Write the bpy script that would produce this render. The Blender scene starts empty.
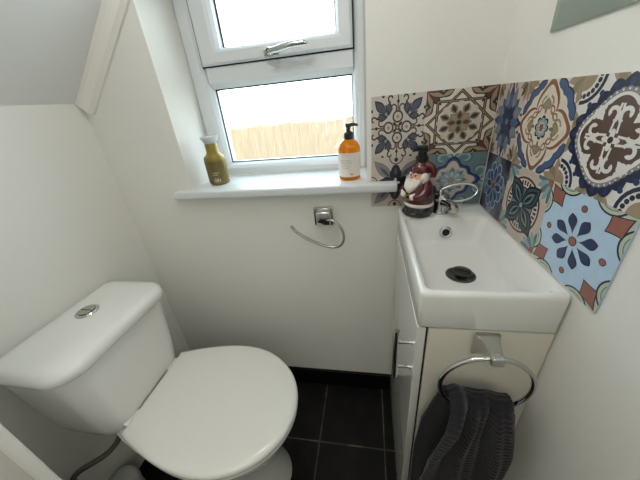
import bpy, bmesh, math, random
from mathutils import Vector, Matrix
random.seed(7)
sc = bpy.context.scene
COL = sc.collection
PI = math.pi
sin, cos = math.sin, math.cos

# ------------------------------------------------------------------ materials
def lin(c):
    return tuple(((v/255)/12.92 if v/255 <= 0.04045 else ((v/255+0.055)/1.055)**2.4) for v in c) + (1.0,)

MATS = {}
def mat(name, rgb, rough=0.5, metal=0.0, spec=0.5, bump=0.0, bscale=40.0, var=0.0, coat=0.0):
    if name in MATS: return MATS[name]
    m = bpy.data.materials.new(name); m.use_nodes = True
    nt = m.node_tree; b = nt.nodes['Principled BSDF']
    c = lin(rgb)
    b.inputs['Base Color'].default_value = c
    b.inputs['Roughness'].default_value = rough
    b.inputs['Metallic'].default_value = metal
    b.inputs['Specular IOR Level'].default_value = spec
    b.inputs['Coat Weight'].default_value = coat
    b.inputs['Coat Roughness'].default_value = 0.05
    tc = nt.nodes.new('ShaderNodeTexCoord')
    nz = nt.nodes.new('ShaderNodeTexNoise'); nz.inputs['Scale'].default_value = bscale
    nz.inputs['Detail'].default_value = 4
    nt.links.new(tc.outputs['Object'], nz.inputs['Vector'])
    if bump:
        bp = nt.nodes.new('ShaderNodeBump'); bp.inputs['Strength'].default_value = bump
        bp.inputs['Distance'].default_value = 0.002
        nt.links.new(nz.outputs['Fac'], bp.inputs['Height'])
        nt.links.new(bp.outputs['Normal'], b.inputs['Normal'])
    if var:
        mx = nt.nodes.new('ShaderNodeMix'); mx.data_type = 'RGBA'
        mx.inputs[6].default_value = tuple(max(0, v*(1-var)) for v in c[:3]) + (1,)
        mx.inputs[7].default_value = tuple(min(1, v*(1+var)) for v in c[:3]) + (1,)
        nt.links.new(nz.outputs['Fac'], mx.inputs[0])
        nt.links.new(mx.outputs[2], b.inputs['Base Color'])
    MATS[name] = m
    return m

M_wall = mat('wall_paint', (228, 227, 221), 0.7, bump=0.12, bscale=90, var=0.015)
M_ceil = mat('ceiling_paint', (228, 228, 227), 0.75, bump=0.12, bscale=90, var=0.015)
M_trim = mat('trim_gloss_paint', (234, 231, 224), 0.35, var=0.01)
M_hall = mat('hall_paint', (206, 202, 194), 0.7, bump=0.1, bscale=80)
M_upvc = mat('white_plastic_frame', (212, 215, 217), 0.3, var=0.01)
M_sill = mat('white_sill_paint', (216, 219, 221), 0.35, var=0.01)
M_rubber = mat('black_gasket', (28, 30, 32), 0.6)
M_ceramic = mat('white_ceramic', (231, 231, 228), 0.12, coat=0.3, var=0.006, bscale=8)
M_seat = mat('white_toilet_seat_plastic', (234, 234, 229), 0.16, coat=0.2, var=0.006, bscale=8)
M_panel = mat('ivory_cabinet_board', (226, 221, 208), 0.45, var=0.015, bscale=15)
M_gloss = mat('white_gloss_door', (224, 224, 220), 0.1, coat=0.4, var=0.005)
M_dark = mat('cabinet_gap_dark', (38, 36, 33), 0.8)
M_chrome = mat('polished_chrome', (205, 206, 205), 0.09, 1.0)
M_satin = mat('satin_chrome', (186, 184, 176), 0.22, 1.0, bump=0.05, bscale=120)
M_gun = mat('dark_drain_metal', (88, 85, 82), 0.35, 0.6)
M_gun2 = mat('drain_plug_metal', (62, 60, 59), 0.25, 0.5)
M_blackpl = mat('black_plastic', (20, 19, 19), 0.3)
M_hole = mat('overflow_darkness', (12, 11, 11), 0.7)
M_pipe = mat('white_waste_plastic', (190, 190, 188), 0.4)
M_hose = mat('braided_steel_hose', (120, 118, 112), 0.35, 0.8, bump=0.6, bscale=300)
M_skirt = mat('black_skirting_tile', (10, 9, 10), 0.4, spec=0.25, var=0.3, bscale=20)

# floor: black tiles, grey grout, on a square grid
def grid_floor_mat():
    m = bpy.data.materials.new('black_floor_tiles'); m.use_nodes = True
    nt = m.node_tree; b = nt.nodes['Principled BSDF']
    tc = nt.nodes.new('ShaderNodeTexCoord'); mp = nt.nodes.new('ShaderNodeMapping')
    mp.inputs['Location'].default_value = (0.5005, 0.2435, 0)
    nt.links.new(tc.outputs['Object'], mp.inputs['Vector'])
    br = nt.nodes.new('ShaderNodeTexBrick')
    br.offset = 0; br.squash = 1
    br.inputs['Scale'].default_value = 1.0
    br.inputs['Brick Width'].default_value = 0.2415
    br.inputs['Row Height'].default_value = 0.2415
    br.inputs['Mortar Size'].default_value = 0.0026
    br.inputs['Mortar Smooth'].default_value = 0.2
    br.inputs['Color1'].default_value = lin((17, 16, 15)); br.inputs['Color2'].default_value = lin((21, 19, 18))
    br.inputs['Mortar'].default_value = lin((84, 78, 72))
    nt.links.new(mp.outputs['Vector'], br.inputs['Vector'])
    nz = nt.nodes.new('ShaderNodeTexNoise'); nz.inputs['Scale'].default_value = 14; nz.inputs['Detail'].default_value = 7
    nt.links.new(tc.outputs['Object'], nz.inputs['Vector'])
    rp = nt.nodes.new('ShaderNodeValToRGB')
    rp.color_ramp.elements[0].position = 0.45; rp.color_ramp.elements[0].color = (0.7, 0.7, 0.7, 1)
    rp.color_ramp.elements[1].position = 0.75; rp.color_ramp.elements[1].color = (2.2, 2.1, 2.0, 1)
    nt.links.new(nz.outputs['Fac'], rp.inputs['Fac'])
    mx = nt.nodes.new('ShaderNodeMix'); mx.data_type = 'RGBA'; mx.blend_type = 'MULTIPLY'; mx.inputs[0].default_value = 1
    nt.links.new(br.outputs['Color'], mx.inputs[6]); nt.links.new(rp.outputs['Color'], mx.inputs[7])
    nt.links.new(mx.outputs[2], b.inputs['Base Color'])
    b.inputs['Roughness'].default_value = 0.55; b.inputs['Specular IOR Level'].default_value = 0.2
    bp = nt.nodes.new('ShaderNodeBump'); bp.inputs['Strength'].default_value = 0.4; bp.inputs['Distance'].default_value = 0.002
    nt.links.new(nz.outputs['Fac'], bp.inputs['Height']); nt.links.new(bp.outputs['Normal'], b.inputs['Normal'])
    return m
M_floor = grid_floor_mat()

# obscured ("rain") glass: transparent and diffusing streaks
def rain_glass():
    m = bpy.data.materials.new('obscured_rain_glass'); m.use_nodes = True
    nt = m.node_tree; nt.nodes.clear()
    out = nt.nodes.new('ShaderNodeOutputMaterial')
    tc = nt.nodes.new('ShaderNodeTexCoord'); mp = nt.nodes.new('ShaderNodeMapping')
    mp.inputs['Scale'].default_value = (230, 1, 16)
    nt.links.new(tc.outputs['Object'], mp.inputs['Vector'])
    nz = nt.nodes.new('ShaderNodeTexNoise'); nz.inputs['Scale'].default_value = 1.0; nz.inputs['Detail'].default_value = 3
    nt.links.new(mp.outputs['Vector'], nz.inputs['Vector'])
    rp = nt.nodes.new('ShaderNodeValToRGB')
    rp.color_ramp.elements[0].position = 0.38; rp.color_ramp.elements[0].color = (0.25, 0.25, 0.25, 1)
    rp.color_ramp.elements[1].position = 0.66; rp.color_ramp.elements[1].color = (0.85, 0.85, 0.85, 1)
    nt.links.new(nz.outputs['Fac'], rp.inputs['Fac'])
    tr = nt.nodes.new('ShaderNodeBsdfTransparent'); tr.inputs[0].default_value = (0.96, 0.97, 0.97, 1)
    tl = nt.nodes.new('ShaderNodeBsdfTranslucent'); tl.inputs[0].default_value = (0.86, 0.87, 0.87, 1)
    gl = nt.nodes.new('ShaderNodeBsdfGlossy'); gl.inputs['Roughness'].default_value = 0.12
    bp = nt.nodes.new('ShaderNodeBump'); bp.inputs['Strength'].default_value = 0.5; bp.inputs['Distance'].default_value = 0.001
    nt.links.new(nz.outputs['Fac'], bp.inputs['Height'])
    nt.links.new(bp.outputs['Normal'], gl.inputs['Normal'])
    rf = nt.nodes.new('ShaderNodeBsdfRefraction'); rf.inputs['Roughness'].default_value = 0.22; rf.inputs['IOR'].default_value = 1.12
    rf.inputs['Color'].default_value = (0.74, 0.73, 0.70, 1)
    nt.links.new(bp.outputs['Normal'], rf.inputs['Normal'])
    m1 = nt.nodes.new('ShaderNodeMixShader'); m2 = nt.nodes.new('ShaderNodeMixShader'); m2.inputs[0].default_value = 0.04
    m3 = nt.nodes.new('ShaderNodeMixShader'); m3.inputs[0].default_value = 0.05
    nt.links.new(rp.outputs['Color'], m1.inputs[0]); nt.links.new(tr.outputs[0], m1.inputs[1]); nt.links.new(rf.outputs[0], m1.inputs[2])
    nt.links.new(m1.outputs[0], m3.inputs[1]); nt.links.new(tl.outputs[0], m3.inputs[2])
    nt.links.new(m3.outputs[0], m2.inputs[1]); nt.links.new(gl.outputs[0], m2.inputs[2])
    nt.links.new(m2.outputs[0], out.inputs['Surface'])
    return m
M_glass = rain_glass()

def amber_glass():
    m = bpy.data.materials.new('amber_bottle_glass'); m.use_nodes = True
    b = m.node_tree.nodes['Principled BSDF']
    b.inputs['Base Color'].default_value = lin((226, 138, 22)); b.inputs['Roughness'].default_value = 0.12
    b.inputs['Transmission Weight'].default_value = 0.45; b.inputs['IOR'].default_value = 1.3
    b.inputs['Subsurface Weight'].default_value = 0.0
    nz = m.node_tree.nodes.new('ShaderNodeTexNoise'); nz.inputs['Scale'].default_value = 30
    bp = m.node_tree.nodes.new('ShaderNodeBump'); bp.inputs['Strength'].default_value = 0.05
    m.node_tree.links.new(nz.outputs['Fac'], bp.inputs['Height']); m.node_tree.links.new(bp.outputs['Normal'], b.inputs['Normal'])
    return m
M_amber = amber_glass()

def towel_mat():
    m = bpy.data.materials.new('charcoal_towelling'); m.use_nodes = True
    nt = m.node_tree; b = nt.nodes['Principled BSDF']
    b.inputs['Base Color'].default_value = lin((40, 39, 43)); b.inputs['Roughness'].default_value = 0.95
    b.inputs['Sheen Weight'].default_value = 0.2; b.inputs['Sheen Roughness'].default_value = 0.5
    b.inputs['Specular IOR Level'].default_value = 0.1
    tc = nt.nodes.new('ShaderNodeTexCoord')
    nz = nt.nodes.new('ShaderNodeTexNoise'); nz.inputs['Scale'].default_value = 700
    nt.links.new(tc.outputs['Object'], nz.inputs['Vector'])
    bp = nt.nodes.new('ShaderNodeBump'); bp.inputs['Strength'].default_value = 0.6; bp.inputs['Distance'].default_value = 0.002
    nt.links.new(nz.outputs['Fac'], bp.inputs['Height']); nt.links.new(bp.outputs['Normal'], b.inputs['Normal'])
    return m
M_towel = towel_mat()

# ------------------------------------------------------------------ mesh helpers
def link(name, bm, mats, parent=None, smooth=False, loc=None):
    me = bpy.data.meshes.new(name); bm.normal_update(); bm.to_mesh(me); bm.free()
    if not isinstance(mats, (list, tuple)): mats = [mats]
    for m in mats: me.materials.append(m)
    if smooth:
        for p in me.polygons: p.use_smooth = True
        me.set_sharp_from_angle(angle=math.radians(smooth if smooth is not True else 40))
    o = bpy.data.objects.new(name, me); COL.objects.link(o)
    if loc: o.location = loc
    if parent is not None:
        o.parent = parent
        o.matrix_parent_inverse = Matrix.Translation(-Vector(parent.location)) if parent.rotation_euler.z == 0 else \
            (Matrix.Translation(parent.location) @ parent.rotation_euler.to_matrix().to_4x4()).inverted()
    return o

def thing(name, label, cat, loc, group=None):
    o = bpy.data.objects.new(name, None); o.empty_display_size = 0.03; COL.objects.link(o)
    o.location = loc; o['label'] = label; o['category'] = cat
    if group: o['group'] = group
    return o

def tag(o, label, cat, group=None):
    o['label'] = label; o['category'] = cat
    if group: o['group'] = group
    return o

def structure(o):
    o['kind'] = 'structure'; return o

def add_box(bm, x0, x1, y0, y1, z0, z1, bevel=0.0, seg=2, mi=0):
    n0 = set(bm.faces)
    v = [bm.verts.new((x, y, z)) for x in (x0, x1) for y in (y0, y1) for z in (z0, z1)]
    fs = [(0,1,3,2),(4,6,7,5),(0,4,5,1),(2,3,7,6),(0,2,6,4),(1,5,7,3)]
    nf = [bm.faces.new([v[i] for i in f]) for f in fs]
    if bevel:
        es = list({e for f in nf for e in f.edges})
        bmesh.ops.bevel(bm, geom=es, offset=bevel, segments=seg, affect='EDGES', profile=0.5)
    for f in bm.faces:
        if f not in n0: f.material_index = mi
    return bm

def box(*a, **k):
    return add_box(bmesh.new(), *a, **k)

def add_lathe(bm, prof, c=(0,0,0), n=40, sx=1, sy=1, mi=0, axis='z', caps=True):
    rings = []
    for r, h in prof:
        ring = []
        for i in range(n):
            a = 2*PI*i/n
            p = (r*cos(a)*sx, r*sin(a)*sy, h)
            if axis == 'y': p = (p[0], -p[2], p[1])
            if axis == 'x': p = (p[2], p[0], p[1])
            ring.append(bm.verts.new((p[0]+c[0], p[1]+c[1], p[2]+c[2])))
        rings.append(ring)
    fs = []
    for a, b in zip(rings, rings[1:]):
        for i in range(n):
            fs.append(bm.faces.new((a[i], a[(i+1) % n], b[(i+1) % n], b[i])))
    if caps:
        fs.append(bm.faces.new(rings[0][::-1])); fs.append(bm.faces.new(rings[-1]))
    for f in fs: f.material_index = mi
    return bm

def lathe(*a, **k): return add_lathe(bmesh.new(), *a, **k)

def add_loft(bm, rings, cap0=True, cap1=True, mi=0, closed=True):
    vr = [[bm.verts.new(p) for p in r] for r in rings]
    n = len(vr[0]); fs = []
    for a, b in zip(vr, vr[1:]):
        for i in range(n if closed else n-1):
            fs.append(bm.faces.new((a[i], a[(i+1) % n], b[(i+1) % n], b[i])))
    if cap0: fs.append(bm.faces.new(vr[0][::-1]))
    if cap1: fs.append(bm.faces.new(vr[-1]))
    for f in fs: f.material_index = mi
    return bm

def catmull(pts, k=8, closed=False):
    P = [Vector(p) for p in pts]; out = []
    n = len(P)
    rng = range(n if closed else n-1)
    for i in rng:
        p0 = P[i-1] if (i > 0 or closed) else P[0]*2-P[1]
        p1 = P[i]; p2 = P[(i+1) % n]
        p3 = P[(i+2) % n] if (i+2 < n or closed) else P[-1]*2-P[-2]
        for j in range(k):
            t = j/k
            out.append(0.5*((2*p1)+(p2-p0)*t+(2*p0-5*p1+4*p2-p3)*t*t+(3*p1-p0-3*p2+p3)*t**3))
    if not closed: out.append(P[-1])
    return out

def add_tube(bm, pts, r, n=12, closed=False, mi=0):
    P = [Vector(p) for p in pts]; m = len(P)
    rad = r if isinstance(r, (list, tuple)) else [r]*m
    def tan(i):
        if closed: return (P[(i+1) % m]-P[i-1]).normalized()
        return (P[min(i+1, m-1)]-P[max(i-1, 0)]).normalized()
    t = tan(0)
    up = Vector((0, 0, 1)) if abs(t.z) < 0.9 else Vector((1, 0, 0))
    u = (up - t*up.dot(t)).normalized(); rings = []
    for i in range(m):
        t = tan(i); u = (u - t*u.dot(t)).normalized(); w = t.cross(u)
        rings.append([P[i]+(u*cos(2*PI*k/n)+w*sin(2*PI*k/n))*rad[i] for k in range(n)])
    if closed: rings.append(rings[0])
    if closed:
        vr = [[bm.verts.new(p) for p in rr] for rr in rings[:-1]]; vr.append(vr[0])
        for a, b in zip(vr, vr[1:]):
            for i in range(n):
                f = bm.faces.new((a[i], a[(i+1) % n], b[(i+1) % n], b[i])); f.material_index = mi
        return bm
    return add_loft(bm, rings, mi=mi)

def tube(*a, **k): return add_tube(bmesh.new(), *a, **k)

def rrect(x0, x1, y0, y1, r, z=0, seg=6):
    """rounded rectangle, counter-clockwise; r may be one radius or four (x1y0, x1y1, x0y1, x0y0)"""
    rr = r if isinstance(r, (list, tuple)) else (r,)*4
    out = []
    for (cx, cy, a0, q) in ((x1, y0, -PI/2, rr[0]), (x1, y1, 0, rr[1]), (x0, y1, PI/2, rr[2]), (x0, y0, PI, rr[3])):
        mx = cx-q if cx == x1 else cx+q; my = cy+q if cy == y0 else cy-q
        for i in range(seg+1):
            a = a0+PI/2*i/seg
            out.append((mx+q*cos(a), my+q*sin(a), z))
    return out

def add_ellipsoid(bm, c, rx, ry, rz, rot=None, mi=0, u=20, v=12):
    mtx = Matrix.Translation(c) @ (rot.to_4x4() if rot else Matrix()) @ Matrix.Diagonal((rx, ry, rz, 1))
    n0 = set(bm.faces)
    bmesh.ops.create_uvsphere(bm, u_segments=u, v_segments=v, radius=1, matrix=mtx)
    for f in bm.faces:
        if f not in n0: f.material_index = mi
    return bm

# ------------------------------------------------------------------ room shell
XL = -1.157           # left wall
ZC, K = 1.208, 1.0    # ceiling springs from the left wall and climbs at 45 degrees
ZTOP = 2.25
def zc(x): return min(ZTOP, ZC+K*(x-XL))
YD = -0.634           # room side of the door wall
HY = -2.1             # far hall wall

structure(link('floor', box(XL-0.1, 0.1, HY-0.1, 0.3, -0.06, 0), M_floor))
structure(link('wall_left', box(XL-0.1, XL, HY-0.1, 0.0, 0, 2.4), M_wall))
structure(link('wall_right', box(0, 0.1, HY-0.1, 0.3, 0, 2.4), M_wall))

# back wall with the window recess cut through it
WX0, WX1, WZ0, WZ1 = -0.879, -0.314, 0.906, 1.57
bm = bmesh.new()
add_box(bm, XL-0.1, WX0, 0, 0.24, 0, 2.4)
add_box(bm, WX1, 0.0, 0, 0.24, 0, 2.4)
add_box(bm, WX0, WX1, 0, 0.24, 0, WZ0)
add_box(bm, WX0, WX1, 0, 0.24, WZ1, 2.4)
bmesh.ops.remove_doubles(bm, verts=bm.verts, dist=1e-5)
structure(link('wall_back', bm, M_wall))

# sloped ceiling with its flat top, carried on into the recess as its soffit
bm = bmesh.new()
xk = XL+(ZTOP-ZC)/K
prof = [(XL-0.1, zc(XL)-0.1*K), (xk, ZTOP), (0.1, ZTOP), (0.1, ZTOP+0.08), (xk-0.03, ZTOP+0.08), (XL-0.1, zc(XL)+0.02)]
add_loft(bm, [[(x, y, z) for x, z in prof] for y in (YD-0.12, 0.155)])
bmesh.ops.recalc_face_normals(bm, faces=bm.faces)
structure(link('ceiling', bm, M_ceil))
structure(link('ceiling_hall', box(XL-0.1, 0.1, HY-0.1, YD-0.12, 2.35, 2.43), M_ceil))

# painted strip along the junction of slope and back wall
bm = bmesh.new()
nx, nz = 1/math.sqrt(2), -1/math.sqrt(2)
def strip_ring(x):
    z = zc(x)
    return [(x, 0, z), (x+nx*0.046, 0, z+nz*0.046), (x+nx*0.046, -0.008, z+nz*0.046), (x+nx*0.036, -0.017, z+nz*0.036), (x+nx*0.014, -0.021, z+nz*0.014), (x, -0.021, z)]
add_loft(bm, [strip_ring(XL-0.0), strip_ring(xk)])
bmesh.ops.recalc_face_normals(bm, faces=bm.faces)
structure(link('trim_1', bm, M_trim))

# black tile skirting
bm = box(XL, -0.2235, -0.011, 0, 0, 0.093, bevel=0.0015)
structure(link('baseboard_back', bm, M_skirt))

# door wall: nib on the left with its painted casing, head above the opening
NX = -0.92
bm = bmesh.new()
add_box(bm, XL, NX, YD-0.12, YD, 0, 2.4)
add_box(bm, NX, 0, YD-0.12, YD, 2.03, 2.4)
structure(link('wall_front', bm, M_hall))
bm = box(NX-0.065, NX+0.004, YD-0.004, YD+0.0185, 0, 2.09, bevel=0.007, seg=4)
structure(link('trim_2', bm, M_trim))
structure(link('wall_hall', box(XL-0.1, 0.1, HY-0.1, HY, 0, 2.4), M_hall))

# window sill board with its horns
out = [(WX0, 0.165), (WX0, -0.0), (-0.931, -0.0), (-0.931, -0.036), (-0.231, -0.036), (-0.231, -0.0045), (WX1, -0.0045), (WX1, 0.165)]
bm = bmesh.new()
add_loft(bm, [[(x, y, z) for x, y in out] for z in (0.907, 0.9315)])
bmesh.ops.recalc_face_normals(bm, faces=bm.faces)
es = [e for e in bm.edges if all(v.co.y < -0.03 for v in e.verts) or (all(abs(v.co.x+0.231) < 1e-4 for v in e.verts) or all(abs(v.co.x+0.931) < 1e-4 for v in e.verts))]
bmesh.ops.bevel(bm, geom=es, offset=0.005, segments=3, affect='EDGES', profile=0.5)
structure(link('trim_3', bm, M_sill, smooth=30))

# ------------------------------------------------------------------ window
win = bpy.data.objects.new('window_1', None); COL.objects.link(win); win.location = ((WX0+WX1)/2, 0.19, WZ0+0.026)
win['label'] = 'white plastic window with a top-opening light and textured obscured glass'
structure(win)
FY = 0.160; FB = 0.228
def frame_bars(x0, x1, z0, z1, l, r, b, t, y0, y1, ch):
    """rectangular frame with mitred corners, chamfered on both room-side edges"""
    bm = bmesh.new()
    sec = lambda s, d: None
    rings = []
    corners_o = [(x0, z0), (x1, z0), (x1, z1), (x0, z1)]
    corners_i = [(x0+l, z0+b), (x1-r, z0+b), (x1-r, z1-t), (x0+l, z1-t)]
    for (xo, zo), (xi, zi) in zip(corners_o, corners_i):
        def mixp(t): return xo+(xi-xo)*t, zo+(zi-zo)*t
        w = abs(xi-xo); c = min(0.45, ch/w)
        pts = [(0, y1), (0, y0+ch*0.5), (c*0.5, y0), (1-c*1.3, y0), (1-c*0.6, y0+ch*0.5), (1, y0+ch*1.3), (1, y1)]
        rings.append([(mixp(t)[0], y, mixp(t)[1]) for t, y in pts])
    rings.append(rings[0])
    vr = [[bm.verts.new(p) for p in rr] for rr in rings[:-1]]; vr.append(vr[0])
    n = len(vr[0])
    for a, bb in zip(vr, vr[1:]):
        for i in range(n):
            bm.faces.new((a[i], a[(i+1) % n], bb[(i+1) % n], bb[i]))
    bmesh.ops.recalc_face_normals(bm, faces=bm.faces)
    return bm
TR0, TR1 = 1.221, 1.275     # transom
ZS = 0.9315
fr = link('window_frame', frame_bars(WX0+0.0005, WX1-0.0005, ZS, WZ1, 0.061, 0.042, 0.043, 0.05, FY, FB, 0.016), M_upvc, win)
bm = bmesh.new()
x0, x1 = WX0+0.062, WX1-0.038
sec = [(TR0-0.004, FB), (TR0-0.004, FY+0.020), (TR0+0.005, FY+0.008), (TR0+0.012, FY), (TR1+0.004, FY), (TR1+0.012, FY+0.010), (TR1+0.012, FB)]
add_loft(bm, [[(x, y, z) for z, y in sec] for x in (x0, x1)])
bmesh.ops.recalc_face_normals(bm, faces=bm.faces)
link('transom', bm, M_upvc, win)
# opening sash, proud of the frame
SX0, SX1, SZ0, SZ1 = -0.822, -0.351, 1.279, 1.54
sash = link('opening_sash', frame_bars(SX0, SX1, SZ0, SZ1, 0.066, 0.046, 0.044, 0.05, FY-0.014, FB-0.01, 0.014), M_upvc, win)
def gasket(x0, x1, z0, z1, y, w=0.0045):
    bm = bmesh.new()
    add_box(bm, x0, x0+w, y-0.003, y, z0, z1); add_box(bm, x1-w, x1, y-0.003, y, z0, z1)
    add_box(bm, x0+w, x1-w, y-0.003, y, z0, z0+w); add_box(bm, x0+w, x1-w, y-0.003, y, z1-w, z1)
    return bm
link('gasket', gasket(SX0-0.004, SX1+0.004, SZ0-0.004, SZ1+0.004, FY+0.001, 0.006), M_rubber, sash)
GX0, GX1 = SX0+0.066, SX1-0.046
pu = link('pane', box(GX0-0.004, GX1+0.004, 0.190, 0.194, SZ0+0.04, SZ1-0.046), M_glass, sash)
link('gasket', gasket(GX0, GX1, SZ0+0.044, SZ1-0.05, 0.1895), M_rubber, sash)
LX0, LX1 = WX0+0.061, WX1-0.042
pl = link('pane', box(LX0-0.004, LX1+0.004, 0.196, 0.200, ZS+0.039, TR0+0.0), M_glass, win)
link('gasket', gasket(LX0-0.0005, LX1+0.0005, ZS+0.0425, TR0-0.0035, 0.1955), M_rubber, win)
# chrome espagnolette handle on the sash's bottom rail
hy = FY-0.014
bm = bmesh.new()
add_box(bm, -0.612, -0.566, hy-0.010, hy, 1.281, 1.301, bevel=0.004, seg=3)
add_lathe(bm, [(0.011, 0), (0.011, 0.018), (0.009, 0.022), (0.002, 0.0225)], c=(-0.588, hy-0.008, 1.292), axis='y', n=20)
hd = link('handle', bm, M_satin, win, smooth=35)
pts = catmull([(-0.594, hy-0.028, 1.291), (-0.565, hy-0.031, 1.293), (-0.53, hy-0.036, 1.297), (-0.49, hy-0.036, 1.2985), (-0.474, hy-0.034, 1.2985)], 6)
rd = [0.0075+0.0015*sin(PI*i/(len(pts)-1)) for i in range(len(pts))]; rd[0] = 0.005; rd[-1] = 0.004
link('lever', tube(pts, rd, n=12), M_chrome, hd, smooth=True)
link('lock_button', lathe([(0.006, 0), (0.006, 0.004), (0.004, 0.005)], c=(-0.588, hy-0.0305, 1.292), axis='y', n=16), M_blackpl, hd, smooth=True)

# ------------------------------------------------------------------ outside: fence and ground
M_fence = mat('tan_fence_boards', (134, 103, 62), 0.8, bump=0.4, bscale=25, var=0.35)  # the boards' own tan, varied at random
bm = bmesh.new()
x = -4.0
while x < 2.5:
    h = 1.0+random.uniform(-0.015, 0.015)
    add_box(bm, x, x+0.092, 2.2, 2.22, 0.0, h); x += 0.096
add_box(bm, -4, 2.5, 2.222, 2.26, 0.3, 0.38); add_box(bm, -4, 2.5, 2.222, 2.26, 0.75, 0.83)
tag(link('timber_fence', bm, M_fence), 'tan board fence seen blurred through the lower window pane', 'fence')
structure(link('ground', box(-6, 5, 0.3, 7, -0.06, 0.0), mat('pale_paving', (170, 160, 145), 0.9, bump=0.3, var=0.15, bscale=6)))

# ------------------------------------------------------------------ toilet
TY = -0.362
toilet = thing('toilet', 'white close-coupled toilet with its lid shut, against the left wall', 'toilet', (-0.85, TY, 0))
def dshape(z, xr, hr, xc, hw, xt, n=18, m=10, skew=0.0):
    """D plan: straight-ish flanks from the rear (xr, +-hr) to (xc, +-hw), elliptical nose at xt"""
    side = []
    for i in range(m):
        t = i/m
        h = hr+(hw-hr)*math.sin(t*PI/2)
        side.append((xr+(xc-xr)*t, h))
    nose = [(xc+(xt-xc)*sin(PI/2*i/n), hw*cos(PI/2*i/n)) for i in range(n+1)]
    half = side+nose
    pts = [(x, -h) for x, h in half]+[(x, h) for x, h in half[-2::-1]]
    return [(x, TY+h+skew*(x-xr), z) for x, h in pts]
SK = -0.035
def scaled(ring, s, z, sx=None):
    cx = -0.73; cy = TY+SK*0.2
    return [(cx+(x-cx)*(sx or s), cy+(y-cy)*s, z) for x, y, _ in ring]
rim = dshape(0, -1.12, 0.105, -0.72, 0.175, -0.512, skew=0.0)
R_ = [
    dshape(0.0,   -0.90, 0.062, -0.70, 0.102, -0.582),
    dshape(0.015, -0.90, 0.060, -0.70, 0.100, -0.585),
    dshape(0.06,  -0.91, 0.054, -0.70, 0.093, -0.596),
    dshape(0.14,  -0.92, 0.050, -0.70, 0.090, -0.599),
    dshape(0.21,  -0.94, 0.050, -0.71, 0.100, -0.585),
    dshape(0.27,  -0.98, 0.054, -0.71, 0.126, -0.560),
    dshape(0.33,  -1.04, 0.062, -0.715, 0.156, -0.532),
    dshape(0.37,  -1.08, 0.068, -0.72, 0.170, -0.518),
    dshape(0.395, -1.09, 0.072, -0.72, 0.174, -0.514),
    dshape(0.402, -1.085, 0.069, -0.72, 0.168, -0.519),
]
bm = add_loft(bmesh.new(), R_)
bmesh.ops.recalc_face_normals(bm, faces=bm.faces)
link('bowl', bm, M_ceramic, toilet, smooth=50)
base = dshape(0, -0.945, 0.130, -0.715, 0.182, -0.503, skew=SK)
def plate(levels): 
    bm = add_loft(bmesh.new(), [scaled(base, s, z) for s, z in levels]); bmesh.ops.recalc_face_normals(bm, faces=bm.faces); return bm
link('seat', plate([(0.955, 0.4035), (0.985, 0.406), (0.99, 0.412), (0.98, 0.4165)]), M_seat, toilet, smooth=50)
link('lid', plate([(0.97, 0.4185), (0.995, 0.420), (1.0, 0.424), (1.0, 0.429), (0.992, 0.4335), (0.975, 0.4365), (0.93, 0.4385), (0.7, 0.4405), (0.35, 0.4415)]), M_seat, toilet, smooth=60)
for s in (-1, 1):
    bm = tube([(-0.954, TY+s*0.085-0.022, 0.421), (-0.954, TY+s*0.085+0.022, 0.421)], 0.012, n=16)
    add_box(bm, -0.966, -0.942, TY+s*0.085-0.012, TY+s*0.085+0.012, 0.402, 0.421)
    link('hinge', bm, M_seat, toilet, smooth=40)
# cistern: tapering tank with big bottom corners
TT = TY+0.006
def tank_ring(z, h, x1, r, x0=-1.142): return rrect(x0, x1, TT-h, TT+h, (r, r, 0.02, 0.02), z, seg=8)
bm = add_loft(bmesh.new(), [tank_ring(0.382, 0.085, -0.990, 0.04, -1.11), tank_ring(0.384, 0.108, -0.976, 0.05, -1.125), tank_ring(0.391, 0.121, -0.966, 0.055, -1.135), tank_ring(0.408, 0.132, -0.956, 0.06),
    tank_ring(0.442, 0.140, -0.947, 0.06), tank_ring(0.50, 0.147, -0.945, 0.058), tank_ring(0.57, 0.154, -0.943, 0.055), tank_ring(0.64, 0.159, -0.942, 0.052), tank_ring(0.662, 0.160, -0.942, 0.052)])
bmesh.ops.recalc_face_normals(bm, faces=bm.faces)
link('cistern', bm, M_ceramic, toilet, smooth=50)
def lid_ring(z, d): return rrect(-1.150+d, -0.924-d, TY-0.171+d, TY+0.180-d, (0.062-d*0.6, 0.062-d*0.6, 0.025, 0.025), z, seg=8)
bm = add_loft(bmesh.new(), [lid_ring(0.6625, 0.012), lid_ring(0.664, 0.006), lid_ring(0.670, 0.001), lid_ring(0.682, 0.0), lid_ring(0.690, 0.003), lid_ring(0.696, 0.008), lid_ring(0.700, 0.016), lid_ring(0.702, 0.03), lid_ring(0.7032, 0.06)])
bmesh.ops.recalc_face_normals(bm, faces=bm.faces)
link('cistern_lid', bm, M_ceramic, toilet, smooth=60)
BX, BY = -1.058, -0.338
fb = link('flush_button', lathe([(0.027, 0.700), (0.027, 0.706), (0.0245, 0.7085), (0.021, 0.7085), (0.0205, 0.707)], c=(BX, BY, 0), n=32), M_chrome, toilet, smooth=35)
bm = bmesh.new()
for s in (-1, 1):   # split button: two half discs
    arc = [(BX+0.019*cos(a), BY+s*(0.0015+0.0178*sin(a))) for a in [PI*i/16 for i in range(17)]]
    add_loft(bm, [[(x, y, z) for x, y in arc] for z in (0.706, 0.7105)])
bmesh.ops.recalc_face_normals(bm, faces=bm.faces)
link('button', bm, M_satin, fb)
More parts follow.
